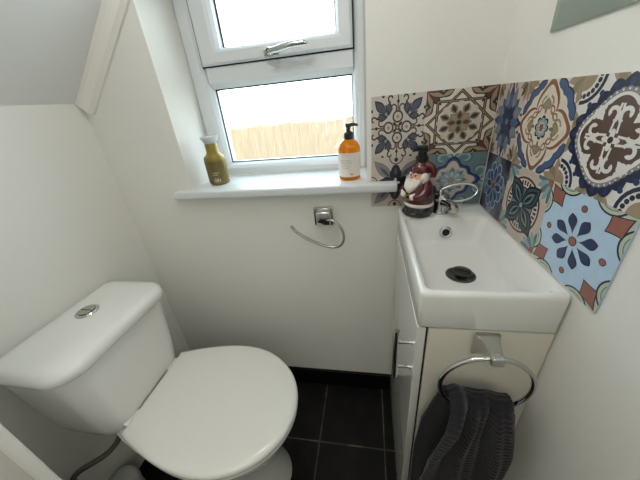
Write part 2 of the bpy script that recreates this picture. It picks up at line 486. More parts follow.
# braided feed hose from the cistern, waste pipe bend
pts = catmull([(-1.018, -0.450, 0.39), (-1.02, -0.453, 0.357), (-1.03, -0.462, 0.332), (-1.045, -0.478, 0.314), (-1.06, -0.497, 0.308), (-1.08, -0.518, 0.308), (-1.10, -0.536, 0.305), (-1.115, -0.550, 0.285), (-1.12, -0.556, 0.20), (-1.12, -0.556, 0.08), (-1.12, -0.556, 0.0)], 8)
link('feed_hose', tube(pts, 0.0075, n=12), M_hose, toilet, smooth=True)
bm = lathe([(0.043, 0.0), (0.043, 0.075), (0.046, 0.077), (0.046, 0.100), (0.043, 0.111), (0.036, 0.123), (0.025, 0.132), (0.010, 0.137)], c=(-1.109, -0.482, 0), n=32)
link('waste_pipe', bm, M_pipe, toilet, smooth=50)
link('pan_connector', tube(catmull([(-0.90, -0.350, 0.10), (-1.02, -0.345, 0.10), (-1.155, -0.340, 0.10)], 6), 0.045, n=24), M_pipe, toilet, smooth=True)

# ------------------------------------------------------------------ vanity cabinet
CX0, CX1, CY0, CY1, CZ = -0.2235, -0.0015, -0.4, -0.0045, 0.770
cab = thing('vanity_cabinet', 'slim white vanity cabinet under the washbasin with a gloss door', 'cabinet', (-0.11, -0.2, 0))
link('side_panel', box(-0.2035, CX1, CY0, CY0+0.016, 0, CZ-0.004, bevel=0.0008), M_panel, cab)
bm = bmesh.new()
add_box(bm, -0.2035, CX1, CY1-0.014, CY1, 0, CZ-0.003)
add_box(bm, -0.2035, CX1, CY0+0.0165, CY1-0.0145, 0.09, 0.106)
add_box(bm, -0.0155, CX1, CY0+0.0165, CY1-0.0145, 0.1065, CZ-0.003)
link('carcass', bm, M_panel, cab)
link('door_gap_shade', box(-0.2072, -0.2042, CY0+0.003, CY1-0.003, 0.004, CZ-0.004), M_dark, cab)  # dark strip in the door gap, the shade put into its colour
door = link('door', box(CX0, -0.2075, CY0+0.0005, CY1-0.002, 0.006, CZ-0.004, bevel=0.0012), M_gloss, cab)
HXX, HYY = -0.255, -0.367
bm = tube([(HXX, HYY, 0.585), (HXX, HYY, 0.722)], 0.006, n=16)
for z in (0.618, 0.692):
    add_tube(bm, [(CX0+0.0005, HYY, z), (HXX, HYY, z)], 0.0042, n=12)
    add_lathe(bm, [(0.0065, 0), (0.0065, 0.003)], c=(CX0-0.003, HYY, z), axis='x', n=14)
link('handle', bm, M_chrome, door, smooth=40)

# ------------------------------------------------------------------ washbasin
basin = thing('washbasin', 'narrow white rectangular washbasin on the vanity cabinet', 'basin', (-0.11, -0.2, CZ))
BX0, BX1, BY0, BY1, BZ = -0.2245, -0.0004, -0.4050, -0.0045, 0.85
def rr(x0, x1, y0, y1, r, z): return rrect(x0, x1, y0, y1, r, z, seg=6)
rings = [
    rr(BX0+0.004, BX1-0.002, BY0+0.004, BY1-0.001, 0.007, CZ),
    rr(BX0+0.001, BX1, BY0+0.001, BY1, 0.008, CZ+0.004),
    rr(BX0, BX1, BY0, BY1, 0.008, BZ-0.010),
    rr(BX0+0.001, BX1-0.0005, BY0+0.001, BY1, 0.008, BZ-0.004),
    rr(BX0+0.004, BX1-0.002, BY0+0.004, BY1-0.001, 0.007, BZ),
    rr(BX0+0.009, BX1-0.010, BY0+0.011, -0.082, 0.014, BZ),
    rr(BX0+0.012, BX1-0.0135, BY0+0.014, -0.085, 0.016, BZ-0.0025),
    rr(BX0+0.0135, BX1-0.016, BY0+0.016, -0.0865, 0.017, BZ-0.007),
    rr(BX0+0.0165, BX1-0.026, BY0+0.021, -0.095, 0.018, BZ-0.046),
    rr(BX0+0.0175, BX1-0.029, BY0+0.023, -0.0975, 0.019, BZ-0.058),
    rr(BX0+0.0195, BX1-0.032, BY0+0.027, -0.100, 0.021, BZ-0.0645),
    rr(BX0+0.025, BX1-0.038, BY0+0.034, -0.106, 0.024, BZ-0.0685),
    rr(BX0+0.034, BX1-0.047, BY0+0.046, -0.116, 0.026, BZ-0.0700),
    rr(BX0+0.085, BX1-0.090, BY0+0.145, -0.206, 0.024, BZ-0.0735),
]
bm = add_loft(bmesh.new(), rings)
bmesh.ops.recalc_face_normals(bm, faces=bm.faces)
link('bowl', bm, M_ceramic, basin, smooth=60)
DX, DY, DZ = -0.108, -0.244, BZ-0.0735
dr = link('drain', lathe([(0.031, 0.0), (0.031, 0.0015), (0.028, 0.003), (0.023, 0.0025), (0.021, 0.001)], c=(DX, DY, DZ), n=36), M_gun, basin, smooth=40)
link('plug', lathe([(0.010, 0.001), (0.010, 0.008), (0.0185, 0.0085), (0.020, 0.010), (0.0195, 0.0130), (0.017, 0.0145), (0.004, 0.0152)], c=(DX+0.001, DY-0.002, DZ), n=32), M_gun2, dr, smooth=40)
# overflow in the back slope of the bowl
bm = add_lathe(bmesh.new(), [(0.0088, 0.002), (0.0125, 0.0035), (0.0160, 0.002), (0.0163, -0.002)][::-1], axis='y', n=28, caps=False)
ov = link('overflow_ring', bm, M_chrome, basin, smooth=60)
def place(o, loc, tilt):
    o.matrix_parent_inverse = Matrix.Translation(-Vector(o.parent.location)); o.location = loc; o.rotation_euler = (tilt, 0, 0)
place(ov, (-0.108, -0.0960, 0.811), math.radians(-14))
hole = link('overflow_hole', lathe([(0.0105, -0.003), (0.0105, 0.0022)], axis='y', n=24), M_hole, basin, smooth=40)
place(hole, (-0.108, -0.0960, 0.811), math.radians(-14))

# ------------------------------------------------------------------ mixer tap
TX, TYY = -0.116, -0.046
tap = thing('mixer_tap', 'small chrome mixer tap with a loop lever, on the back of the basin', 'tap', (TX, TYY, BZ))
link('base_ring', lathe([(0.023, 0), (0.023, 0.003), (0.020, 0.006)], c=(TX, TYY, BZ), n=32), M_chrome, tap, smooth=40)
link('body', lathe([(0.0185, 0.005), (0.0185, 0.028), (0.0195, 0.032), (0.0195, 0.046), (0.017, 0.052), (0.006, 0.056)], c=(TX, TYY, BZ), n=32), M_chrome, tap, smooth=40)
pts = catmull([(TX+0.002, TYY-0.006, BZ+0.030), (TX+0.008, TYY-0.030, BZ+0.036), (TX+0.013, TYY-0.050, BZ+0.036), (TX+0.015, TYY-0.062, BZ+0.031)], 8)
rd = [0.013-0.002*sin(PI*i/(len(pts)-1)) for i in range(len(pts))]; rd[-1] = 0.0125
sp = link('spout', tube(pts, rd, n=20), M_chrome, tap, smooth=50)
d = (pts[-1]-pts[-3]).normalized(); e = pts[-1]
link('aerator', tube([e-d*0.001, e+d*0.006, e+d*0.008], [0.0118, 0.0118, 0.009], n=20), M_satin, sp, smooth=40)
# lever: open polished loop rising to the right over the body
loop = []
cx, cz, cy = -0.080, 0.905, -0.050
for i in range(40):
    a = 2*PI*i/40
    u = 0.047*cos(a); v = 0.022*sin(a)*(1.0+0.12*cos(a))
    loop.append((cx+u, cy+v*0.45-0.10*u, cz+v*0.9+0.12*u))
lv = link('lever', tube(loop, 0.0032, n=10, closed=True), M_chrome, tap, smooth=True)
link('lever_neck', tube(catmull([(TX, TYY, BZ+0.050), (TX-0.002, TYY-0.003, BZ+0.058), (TX-0.006, TYY-0.004, BZ+0.054+0.004), (cx-0.036, cy-0.001, cz-0.012)], 5), [0.008]*14+[0.0065, 0.005] if False else 0.0065, n=12), M_chrome, lv, smooth=True)

# ------------------------------------------------------------------ santa soap dispenser
M_red = mat('santa_red_glaze', (84, 17, 21), 0.18, coat=0.5, var=0.15, bscale=20)
M_fur = mat('santa_white_glaze', (226, 222, 215), 0.25, coat=0.3)
M_boot = mat('santa_black_glaze', (18, 17, 18), 0.15, coat=0.5)
M_skin = mat('santa_skin_glaze', (214, 164, 138), 0.3)
M_gold = mat('gold_paint', (190, 150, 62), 0.3, 0.7)
santa_rot = math.radians(-58)
SX, SY = -0.1765, -0.058
santa = thing('soap_dispenser', 'Santa-shaped ceramic soap dispenser with black pump, beside the tap', 'soap dispenser', (SX, SY, BZ))
santa.rotation_euler = (0, 0, santa_rot); santa.scale = (1.04, 1.04, 1.02)
def slink(name, bm, m, par=None, sm=True):
    # built in the figure's own frame (front is -y) about the origin
    me_o = link(name, bm, m, None, smooth=sm)
    me_o.parent = par or santa
    return me_o
# boots: two rounded feet joined in one base
bm = lathe([(0.030, 0.0), (0.0345, 0.003), (0.0358, 0.010), (0.0355, 0.023), (0.032, 0.030)], n=36)
add_ellipsoid(bm, (-0.014, -0.018, 0.011), 0.016, 0.020, 0.0108); add_ellipsoid(bm, (0.014, -0.018, 0.011), 0.016, 0.020, 0.0108)
slink('boots', bm, M_boot)
coat = slink('coat', lathe([(0.030, 0.024), (0.0345, 0.030), (0.0348, 0.045), (0.0345, 0.058), (0.033, 0.070), (0.030, 0.082), (0.025, 0.092), (0.017, 0.099)], n=40, sy=0.95), M_red)
prof = [(0.0350+0.0030*cos(a), 0.0335+0.0045*sin(a)) for a in [2*PI*i/12-PI for i in range(13)]]
slink('fur_hem', lathe(prof, n=40, sy=0.96, caps=False), M_fur, coat)
slink('belt', lathe([(0.0345, 0.0505), (0.0358, 0.0515), (0.0358, 0.0585), (0.0342, 0.0595)], n=40, sy=0.955), M_boot, coat)
bm = bmesh.new()
for (a, b, c, d2) in ((-0.009, 0.009, 0.0480, 0.0505), (-0.009, 0.009, 0.0595, 0.062), (-0.009, -0.0062, 0.0505, 0.0595), (0.0062, 0.009, 0.0505, 0.0595)):
    add_box(bm, a, b, -0.0375, -0.0335, c, d2, bevel=0.0006)
slink('buckle', bm, M_gold, coat)
for s in (-1, 1):
    pts = catmull([(s*0.024, -0.002, 0.088), (s*0.034, -0.012, 0.076), (s*0.033, -0.026, 0.063), (s*0.021, -0.035, 0.060)], 6)
    arm = slink('sleeve', tube(pts, [0.0095-0.0015*i/len(pts) for i in range(len(pts))], n=14), M_red, coat)
    bm = bmesh.new(); add_ellipsoid(bm, (s*0.017, -0.037, 0.0595), 0.0085, 0.0065, 0.0080)
    add_ellipsoid(bm, (s*0.022, -0.0365, 0.066), 0.0035, 0.0035, 0.005)
    slink('mitten', bm, M_fur, coat)
bm = bmesh.new(); add_ellipsoid(bm, (0, -0.003, 0.103), 0.0235, 0.0225, 0.0215, u=28, v=18)
head = slink('head', bm, M_skin)
bm = bmesh.new(); add_ellipsoid(bm, (0, -0.0265, 0.104), 0.0042, 0.0042, 0.004)
slink('nose', bm, mat('rosy_glaze', (205, 120, 105), 0.3), head)
for s in (-1, 1):
    bm = bmesh.new(); add_ellipsoid(bm, (s*0.0080, -0.0233, 0.1095), 0.0020, 0.0016, 0.0024)
    slink('eye', bm, M_boot, head)
# beard: full, pointed at the chest, with moustache and side hair
bm = bmesh.new()
secs = []
for t in [i/12 for i in range(13)]:
    z = 0.101-0.036*t
    w = 0.0245*(1-t**2.2)**0.5*(1-0.15*t)+0.001; dp = 0.0135*(1-t**3)**0.6+0.001
    yc = -0.017-0.012*sin(t*PI*0.6)
    secs.append([(w*cos(a), yc+dp*sin(a)+0.0015*sin(9*a)*(1-t), z+0.003*cos(2*a)) for a in [2*PI*k/28 for k in range(28)]])
add_loft(bm, secs[::-1])
for s in (-1, 1):
    add_ellipsoid(bm, (s*0.0085, -0.0268, 0.0985), 0.0095, 0.0045, 0.0042, Matrix.Rotation(s*0.35, 3, 'Y'))
    add_ellipsoid(bm, (s*0.0215, -0.006, 0.103), 0.0055, 0.012, 0.0145)
    add_ellipsoid(bm, (s*0.008, -0.0225, 0.1145), 0.0048, 0.0028, 0.0018)
slink('beard', bm, M_fur)
hat = slink('hat', lathe([(0.0215, 0.114), (0.0242, 0.115), (0.0250, 0.119), (0.0242, 0.124), (0.022, 0.130), (0.0185, 0.135), (0.0150, 0.138), (0.0145, 0.140)], n=36), M_red)
bm = bmesh.new()
add_tube(bm, catmull([(0.012, 0.004, 0.134), (0.024, 0.010, 0.128), (0.029, 0.013, 0.115), (0.029, 0.013, 0.104)], 6), [0.010-0.0045*i/18 for i in range(19)], n=12)
slink('hat_tail', bm, M_red, hat)
pump = slink('pump', lathe([(0.0145, 0.139), (0.0150, 0.141), (0.0150, 0.152), (0.0120, 0.154), (0.0105, 0.1555), (0.0100, 0.164), (0.0120, 0.1655), (0.0125, 0.175), (0.0100, 0.178)], n=28), M_blackpl)
slink('nozzle', tube([(0, -0.004, 0.172), (0.002, -0.022, 0.173), (0.003, -0.030, 0.170)], [0.0055, 0.0045, 0.0038], n=12), M_blackpl, pump)

# ------------------------------------------------------------------ towel ring with hand towel
RX, RY, RZ, RR = -0.110, -0.447, 0.680, 0.0745
ring = thing('towel_ring', 'chrome towel ring screwed to the side of the vanity cabinet', 'towel ring', (-0.105, CY0, 0.735))
bm = bmesh.new()
secs = [(CY0-0.0005, -0.126, -0.084, 0.712, 0.764), (CY0-0.004, -0.126, -0.084, 0.712, 0.764), (CY0-0.010, -0.122, -0.087, 0.722, 0.763), (CY0-0.026, -0.1185, -0.0925, 0.736, 0.7625), (CY0-0.040, -0.117, -0.096, 0.742, 0.762), (CY0-0.052, -0.117, -0.096, 0.742, 0.762), (CY0-0.055, -0.116, -0.097, 0.744, 0.760)]
rings = [[(x, y, z) for x, z, _ in rrect(x0, x1, z0, z1, 0.004, 0, seg=3)] for y, x0, x1, z0, z1 in secs]
add_loft(bm, rings); bmesh.ops.recalc_face_normals(bm, faces=bm.faces)
link('bracket', bm, M_chrome, ring, smooth=35)
pts = [(RX+RR*sin(2*PI*i/64), RY+0.010*(1-cos(2*PI*i/64))*0.3, RZ+RR*cos(2*PI*i/64)) for i in range(64)]
link('ring', tube(pts, 0.0042, n=14, closed=True), M_chrome, ring, smooth=True)

# towel: folded strip hung through the ring; two flaps, ribbed, with a rolled fold at the left
def towel_mesh():
    bm = bmesh.new()
    NU, NV = 110, 560
    zb = RZ-RR+0.004
    y0 = RY+0.006
    grid = []
    for j in range(NV+1):
        v = j/NV                         # 0 back hem, 1 front hem
        row = []
        for i in range(NU+1):
            u = i/NU                     # 0 left, 1 right
            # path length measured from the bar; saddle follows the ring's arc, bunched upward at the sides
            s = (v-0.46)*0.98
            xw = 0.108+0.046*min(1, max(0, abs(s)-0.02)/0.12)
            xc = -0.1125-0.018*min(1, abs(s)/0.25)
            x = xc+(u-0.5)*xw
            xr = max(-0.070, min(0.070, x-RX))
            zbar = max(RZ-math.sqrt(RR*RR-xr*xr)+0.006, 0.632) if u > 0.5 else 0.632; zbar = 0.628-0.008*max(0, u-0.55)/0.45
            r = 0.020
            if abs(s) < r*PI/2:
                a = s/r
                y = y0-r*sin(a); z = zbar+r*cos(a)
            else:
                sg = 1 if s > 0 else -1
                dn = abs(s)-r*PI/2
                y = y0-sg*r; z = zbar-dn
            dn = max(0, abs(s)-0.01)
            if s > -0.015:
                g = min(1, max(0, (s+0.015)/0.07))
                fold = 0.010*sin(u*2*PI*2.6+0.6+1.5*s)*g+0.005*sin(u*2*PI*5.3+2.0-4*s)*g
                y -= 0.006*g+fold+0.02*g*min(1, dn/0.3)
                x += 0.004*sin(s*14+u*6)*g
                # rolled fold along the left edge
                w = math.exp(-((u-0.13)/0.10)**2)
                y -= 0.022*w*g; z += 0.012*w*(1-min(1, dn/0.08))
                x -= 0.036*w*g*min(1, dn/0.30)
            else:
                g = min(1, (-s)/0.08)
                y += 0.004*sin(u*2*PI*3+1)*g
                y = min(y, CY0-0.008)
            # ribs across the towel's length
            rib = 0.0032*abs(sin(PI*s/0.0095+0.5*sin(u*9)))**0.7
            if s > 0.01: y -= rib
            elif s > -0.03: z += rib
            else: y += rib*0.3
            row.append(bm.verts.new((x, y, z)))
        grid.append(row)
    for a, b in zip(grid, grid[1:]):
        for i in range(NU):
            bm.faces.new((a[i], a[i+1], b[i+1], b[i]))
    return bm
tw = link('hand_towel', towel_mesh(), M_towel, smooth=180)
md = tw.modifiers.new('thickness', 'SOLIDIFY'); md.thickness = 0.004; md.offset = 0
tag(tw, 'charcoal ribbed hand towel draped through the ring on the cabinet side', 'towel')

# ------------------------------------------------------------------ toilet roll holder
rh = thing('toilet_roll_holder', 'chrome toilet roll holder with a curved arm, empty, on the wall below the sill', 'toilet roll holder', (-0.45, 0, 0.83))
bm = box(-0.480, -0.420, -0.012, -0.0005, 0.800, 0.859, bevel=0.002)
link('back_plate', bm, M_chrome, rh)
bm = box(-0.468, -0.424, -0.044, -0.012, 0.812, 0.856, bevel=0.005, seg=3)
link('post', bm, M_chrome, rh, smooth=35)
pts = catmull([(-0.436, -0.040, 0.830), (-0.416, -0.046, 0.829), (-0.399, -0.050, 0.816), (-0.388, -0.052, 0.798), (-0.385, -0.054, 0.772), (-0.395, -0.055, 0.752), (-0.414, -0.055, 0.744), (-0.445, -0.055, 0.748), (-0.491, -0.055, 0.769), (-0.526, -0.055, 0.794), (-0.540, -0.055, 0.809), (-0.545, -0.055, 0.818)], 8)
link('arm', tube(pts, 0.0042, n=12), M_satin, rh, smooth=True)

# ------------------------------------------------------------------ bottles on the sill
SZ = 0.9315
PX, PY = -0.3655, 0.045
b1 = thing('pump_bottle', 'amber soap bottle with a white label and black pump, at the right of the sill', 'bottle', (PX, PY, SZ))
link('bottle', lathe([(0.028, 0.0), (0.031, 0.002), (0.0325, 0.006), (0.0325, 0.086), (0.0315, 0.095), (0.0275, 0.104), (0.020, 0.111), (0.0135, 0.115), (0.0125, 0.120)], c=(PX, PY, SZ), n=44), M_amber, b1, smooth=40)
def label_shell(cx, cy, r, z0, z1, a0, a1, n=28, th=0.0004):
    bm = bmesh.new()
    add_loft(bm, [[(cx+rr_*cos(a0+(a1-a0)*i/n), cy+rr_*sin(a0+(a1-a0)*i/n), z) for z, rr_ in ((z0, r), (z1, r), (z1, r+th), (z0, r+th))] for i in range(n+1)])
    bmesh.ops.recalc_face_normals(bm, faces=bm.faces)
    return bm
M_label = mat('paper_label', (226, 219, 212), 0.55)
M_print = mat('label_print', (170, 160, 150), 0.6)
M_print2 = mat('label_print_orange', (208, 142, 74), 0.6)
lb = link('label', label_shell(PX, PY, 0.0327, SZ+0.012, SZ+0.080, -PI/2-1.45, -PI/2+1.25), M_label, b1, smooth=30)
bm = bmesh.new()
for z, w in ((0.074, 0.9), (0.069, 0.7), (0.060, 1.1), (0.056, 1.0), (0.052, 1.1), (0.046, 0.8), (0.042, 1.0), (0.037, 0.6)):
    a = -PI/2-0.25-w/2
    n = int(w/0.09)
    for k in range(n):
        b_ = label_shell(PX, PY, 0.0332, SZ+z, SZ+z+0.0016, a+k*0.09, a+k*0.09+0.03+0.045*random.random(), n=2, th=0.0002)
        me = bpy.data.meshes.new('t'); b_.to_mesh(me); b_.free(); bm.from_mesh(me); bpy.data.meshes.remove(me)
link('label_text', bm, M_print, lb)
bm = label_shell(PX, PY, 0.0332, SZ+0.018, SZ+0.022, -PI/2+0.10, -PI/2+0.35, n=4, th=0.0002)
link('label_emblem', bm, M_print2, lb)
pm = link('pump', lathe([(0.0130, 0.114), (0.0140, 0.116), (0.0140, 0.130), (0.0120, 0.1335), (0.0065, 0.136), (0.0055, 0.145), (0.0085, 0.1465), (0.0090, 0.155), (0.0075, 0.1575)], c=(PX, PY, SZ), n=28), M_blackpl, b1, smooth=40)
link('nozzle', tube([(PX, PY, SZ+0.152), (PX+0.018, PY-0.006, SZ+0.1535), (PX+0.027, PY-0.009, SZ+0.151)], [0.005, 0.0042, 0.0035], n=12), M_blackpl, pm, smooth=True)

M_olive = mat('olive_gold_plastic', (136, 116, 48), 0.35, 0.25, var=0.05, bscale=12)
M_brown = mat('bronze_label', (112, 98, 58), 0.35, 0.35, var=0.25, bscale=60)
M_frost = mat('frosted_cap_plastic', (206, 208, 214), 0.4)
OX, OY = -0.811, 0.064
b2 = thing('lotion_bottle', 'olive gold bottle with a flared white cap, at the left of the sill', 'bottle', (OX, OY, SZ))
link('bottle', lathe([(0.026, 0.0), (0.0305, 0.002), (0.0325, 0.006), (0.0335, 0.060), (0.0338, 0.083), (0.0325, 0.089), (0.0270, 0.094), (0.0215, 0.099), (0.0195, 0.104), (0.0195, 0.128), (0.0185, 0.130)], c=(OX, OY, SZ), n=40), M_olive, b2, smooth=40)
link('cap', lathe([(0.0165, 0.1295), (0.0185, 0.131), (0.0225, 0.139), (0.0285, 0.1485), (0.0285, 0.1505), (0.026, 0.1515)], c=(OX, OY, SZ), n=36), M_frost, b2, smooth=40)
lb = link('label', label_shell(OX, OY, 0.0339, SZ+0.008, SZ+0.078, -PI/2-1.3, -PI/2+1.3), M_brown, b2, smooth=30)
bm = bmesh.new()
for z, h, segs in ((0.040, 0.0035, 5), (0.0335, 0.0035, 4), (0.012, 0.014, 5)):
    for k in range(segs):
        a = -PI/2+0.02+k*0.13
        b_ = label_shell(OX, OY, 0.0347, SZ+z, SZ+z+h*(0.7+0.3*(k % 2)), a, a+0.06+0.02*(k % 3), n=2, th=0.0002)
        me = bpy.data.meshes.new('t'); b_.to_mesh(me); b_.free(); bm.from_mesh(me); bpy.data.meshes.remove(me)
link('label_text', bm, mat('pale_label_print', (196, 190, 170), 0.5), lb)

# ------------------------------------------------------------------ mirror
M_mirror = mat('mirror_silver', (164, 178, 172), 0.015, 1.0)
mr = bmesh.new()
a0, a1, z0, z1, bw = -0.158, -0.62, 1.219, 1.82, 0.016
o_ = [(a0, z0), (a1, z0), (a1, z1), (a0, z1)]
i_ = [(a0-bw, z0+bw), (a1+bw, z0+bw), (a1+bw, z1-bw), (a0-bw, z1-bw)]
add_loft(mr, [[(-0.0005, y, z) for y, z in o_], [(-0.0035, y, z) for y, z in o_], [(-0.006, y, z) for y, z in i_]])
bmesh.ops.recalc_face_normals(mr, faces=mr.faces)
tag(link('wall_mirror', mr, M_mirror), 'frameless rectangular mirror high on the right wall above the tiles', 'mirror')

# ------------------------------------------------------------------ patterned tiles
PAL = dict(
    cream=(222, 212, 190), beige=(196, 180, 156), stone=(206, 196, 182), white=(226, 223, 216), pink=(206, 186, 172),
    brown=(92, 62, 48), dbrown=(58, 42, 38), rust=(158, 88, 58), terra=(168, 92, 76), olive=(140, 128, 96), tan=(168, 140, 108),
    navy=(40, 52, 98), dnavy=(26, 32, 62), blue=(66, 98, 150), steel=(108, 128, 156), slate=(84, 92, 122), teal=(82, 128, 138), lteal=(132, 172, 178),
    sky=(172, 202, 232), pblue=(150, 176, 204), black=(30, 30, 36), dred=(104, 52, 46), grey=(132, 130, 132), green=(190, 206, 176), dteal=(46, 84, 98))
def mute(c, k=0.26):
    l = 0.3*c[0]+0.59*c[1]+0.11*c[2]
    return tuple((v*(1-k)+l*k)*0.97 for v in c)
PAL['slate'] = (80, 82, 104); PAL['steel'] = (122, 132, 148); PAL['teal'] = (98, 130, 138)
PAL = {k: (v if k == 'sky' else mute(v)) for k, v in PAL.items()}
PAL['sky'] = (180, 206, 230); PAL['navy'] = (34, 52, 96); PAL['dnavy'] = (22, 32, 62)
TM = {k: mat('tile_'+k, v, 0.28, var=0.10, bscale=60) for k, v in PAL.items()}
class Tile:
    """patterned tile drawn in a -1..1 square as thin inlaid layers on a slab"""
    def __init__(s, P, w, h):
        s.P, s.w, s.h = P, w, h; s.bm = bmesh.new(); s.mi = {}; s.order = []; s.d = 0.0026
    def m(s, c):
        if c not in s.mi: s.mi[c] = len(s.order); s.order.append(TM[c])
        return s.mi[c]
    def slab(s, c):
        i = s.m(c); g = 0.9965
        a = [s.P(x*s.w/2*g, z*s.h/2*g, 0.0004) for x, z in ((-1,-1),(1,-1),(1,1),(-1,1))]
        b = [s.P(x*s.w/2*g, z*s.h/2*g, s.d) for x, z in ((-1,-1),(1,-1),(1,1),(-1,1))]
        add_loft(s.bm, [a, b], mi=i)
    def up(s): s.d += 0.00002
    def poly(s, pts, c, lift=True):
        if lift: s.d += 0.000006
        p = clip(pts)
        if len(p) < 3: return
        q = [p[0]]
        for a in p[1:]:
            if math.hypot(a[0]-q[-1][0], a[1]-q[-1][1]) > 1e-4: q.append(a)
        if math.hypot(q[0][0]-q[-1][0], q[0][1]-q[-1][1]) < 1e-4: q.pop()
        if len(q) < 3: return
        ar = sum(q[i-1][0]*q[i][1]-q[i][0]*q[i-1][1] for i in range(len(q)))
        if ar < 0: q = q[::-1]
        f = s.bm.faces.new([s.bm.verts.new(s.P(x*s.w/2, z*s.h/2, s.d)) for x, z in q]); f.material_index = s.m(c)
    def line(s, pts, w, c, closed=False):
        s.d += 0.000006
        P = [Vector(p) for p in pts]; n = len(P); L = []; Rr = []
        for i in range(n):
            a = P[i]-P[i-1] if (i > 0 or closed) else P[1]-P[0]
            b = P[(i+1) % n]-P[i] if (i < n-1 or closed) else P[-1]-P[-2]
            a = a.normalized(); b = b.normalized(); m = (a+b)
            m = m.normalized() if m.length > 1e-3 else b
            k = min(1.8, 1/max(0.3, m.dot(b))); nr = Vector((-m.y, m.x))*(w/2*k)
            L.append(P[i]+nr); Rr.append(P[i]-nr)
        for i in range(n if closed else n-1):
            q = (i+1) % n
            s.poly([tuple(L[i]), tuple(L[q]), tuple(Rr[q]), tuple(Rr[i])], c, False)
def clip(p):
    for ax in (0, 1):
        for sg in (1, -1):
            q = []
            for i in range(len(p)):
                a, b = p[i-1], p[i]
                ia, ib = a[ax]*sg <= 0.9965, b[ax]*sg <= 0.9965
                if ia != ib:
                    t = (0.9965*sg-a[ax])/(b[ax]-a[ax])
                    q.append((a[0]+(b[0]-a[0])*t, a[1]+(b[1]-a[1])*t))
                if ib: q.append(b)
            p = q
            if not p: return p
    return p
def rot(pts, a): return [(x*cos(a)-y*sin(a), x*sin(a)+y*cos(a)) for x, y in pts]
def off(pts, dx, dy): return [(x+dx, y+dy) for x, y in pts]
def circ(cx, cy, r, n=28): return [(cx+r*cos(2*PI*i/n), cy+r*sin(2*PI*i/n)) for i in range(n)]
def leaf(L, W, n=10, skew=0.0):      # pointed leaf along +x from the origin
    t = [i/n for i in range(n+1)]
    up = [(L*a, W/2*sin(PI*a**(1+skew))) for a in t]
    return up+[(x, -y) for x, y in up[-2:0:-1]]
def drop(L, W, n=20):                # teardrop along +x, point at the origin
    return [(L/2*(1-cos(a)), W/2*sin(a)*(0.35+0.65*(1-cos(a))/2)*1.15) for a in [2*PI*i/n for i in range(n)]]
def polar(f, n=96): return [(f(a)*cos(a), f(a)*sin(a)) for a in [2*PI*i/n for i in range(n)]]
def arc(cx, cy, r, a0, a1, n=12): return [(cx+r*cos(a0+(a1-a0)*i/n), cy+r*sin(a0+(a1-a0)*i/n)) for i in range(n+1)]
def spiral(cx, cy, r0, r1, a0, a1, n=16): return [(cx+(r0+(r1-r0)*i/n)*cos(a0+(a1-a0)*i/n), cy+(r0+(r1-r0)*i/n)*sin(a0+(a1-a0)*i/n)) for i in range(n+1)]
Q4 = [PI/2*i for i in range(4)]
E8 = [PI/4*i for i in range(8)]
D4 = [PI/4+PI/2*i for i in range(4)]
def sym(t, shape, angs, c, kind='poly', w=0.03, closed=False):
    for a in angs:
        p = rot(shape, a)
        if kind == 'poly': t.poly(p, c)
        else: t.line(p, w, c, closed)
    t.up()

def d_navy_fleur(t):
    t.slab('stone'); t.up()
    # fleurs on the diagonals: three slate-blue leaves each, dark curls between
    for a in Q4:
        for da, L, W, r0 in ((0, 0.60, 0.30, 0.62), (0.62, 0.44, 0.24, 0.52), (-0.62, 0.44, 0.24, 0.52)):
            base_ = rot([(r0, 0)], a+PI/4)[0]
            lf = leaf(L, W)
            t.poly(off(rot(lf, a+PI/4+da*1.5), *base_), 'dnavy')
    t.up()
    for a in Q4:
        for da, L, W, r0 in ((0, 0.60, 0.22, 0.62), (0.62, 0.44, 0.18, 0.52), (-0.62, 0.44, 0.18, 0.52)):
            base_ = rot([(r0+0.02, 0)], a+PI/4)[0]
            t.poly(off(rot(leaf(L*0.86, W), a+PI/4+da*1.5), *base_), 'slate')
    t.up()
    for a in Q4:
        t.line(rot(arc(0.34, 0, 0.17, 0, 2*PI, 18), a), 0.055, 'dbrown')
        for s in (-1, 1):
            t.line(rot(spiral(0.62, s*0.17, 0.13, 0.05, -s*2.4, s*2.6), a), 0.05, 'brown')
            t.line(rot(spiral(0.90, s*0.26, 0.12, 0.05, s*3.0, -s*1.6), a), 0.05, 'dbrown')
            t.line(rot([(0.42, s*0.30), (0.55, s*0.42), (0.72, s*0.46)], a), 0.045, 'dbrown')
        t.line(rot([(0.5, 0), (1, 0)], a), 0.04, 'brown')
    t.up()
    sym(t, off(leaf(0.20, 0.10), 0.05, 0), [a+PI/4 for a in Q4], 'dbrown')
    t.poly(circ(0, 0, 0.09), 'brown'); t.up(); t.poly(circ(0, 0, 0.045), 'tan'); t.up()
    for a in Q4:
        for x, y in ((0.98, 0.55), (0.98, -0.55), (0.80, 0.0)):
            t.poly(rot(circ(x, y, 0.055, 12), a), 'dbrown')
    t.up()
    for a in Q4: t.poly(rot(circ(0.34, 0, 0.055, 14), a), 'tan')

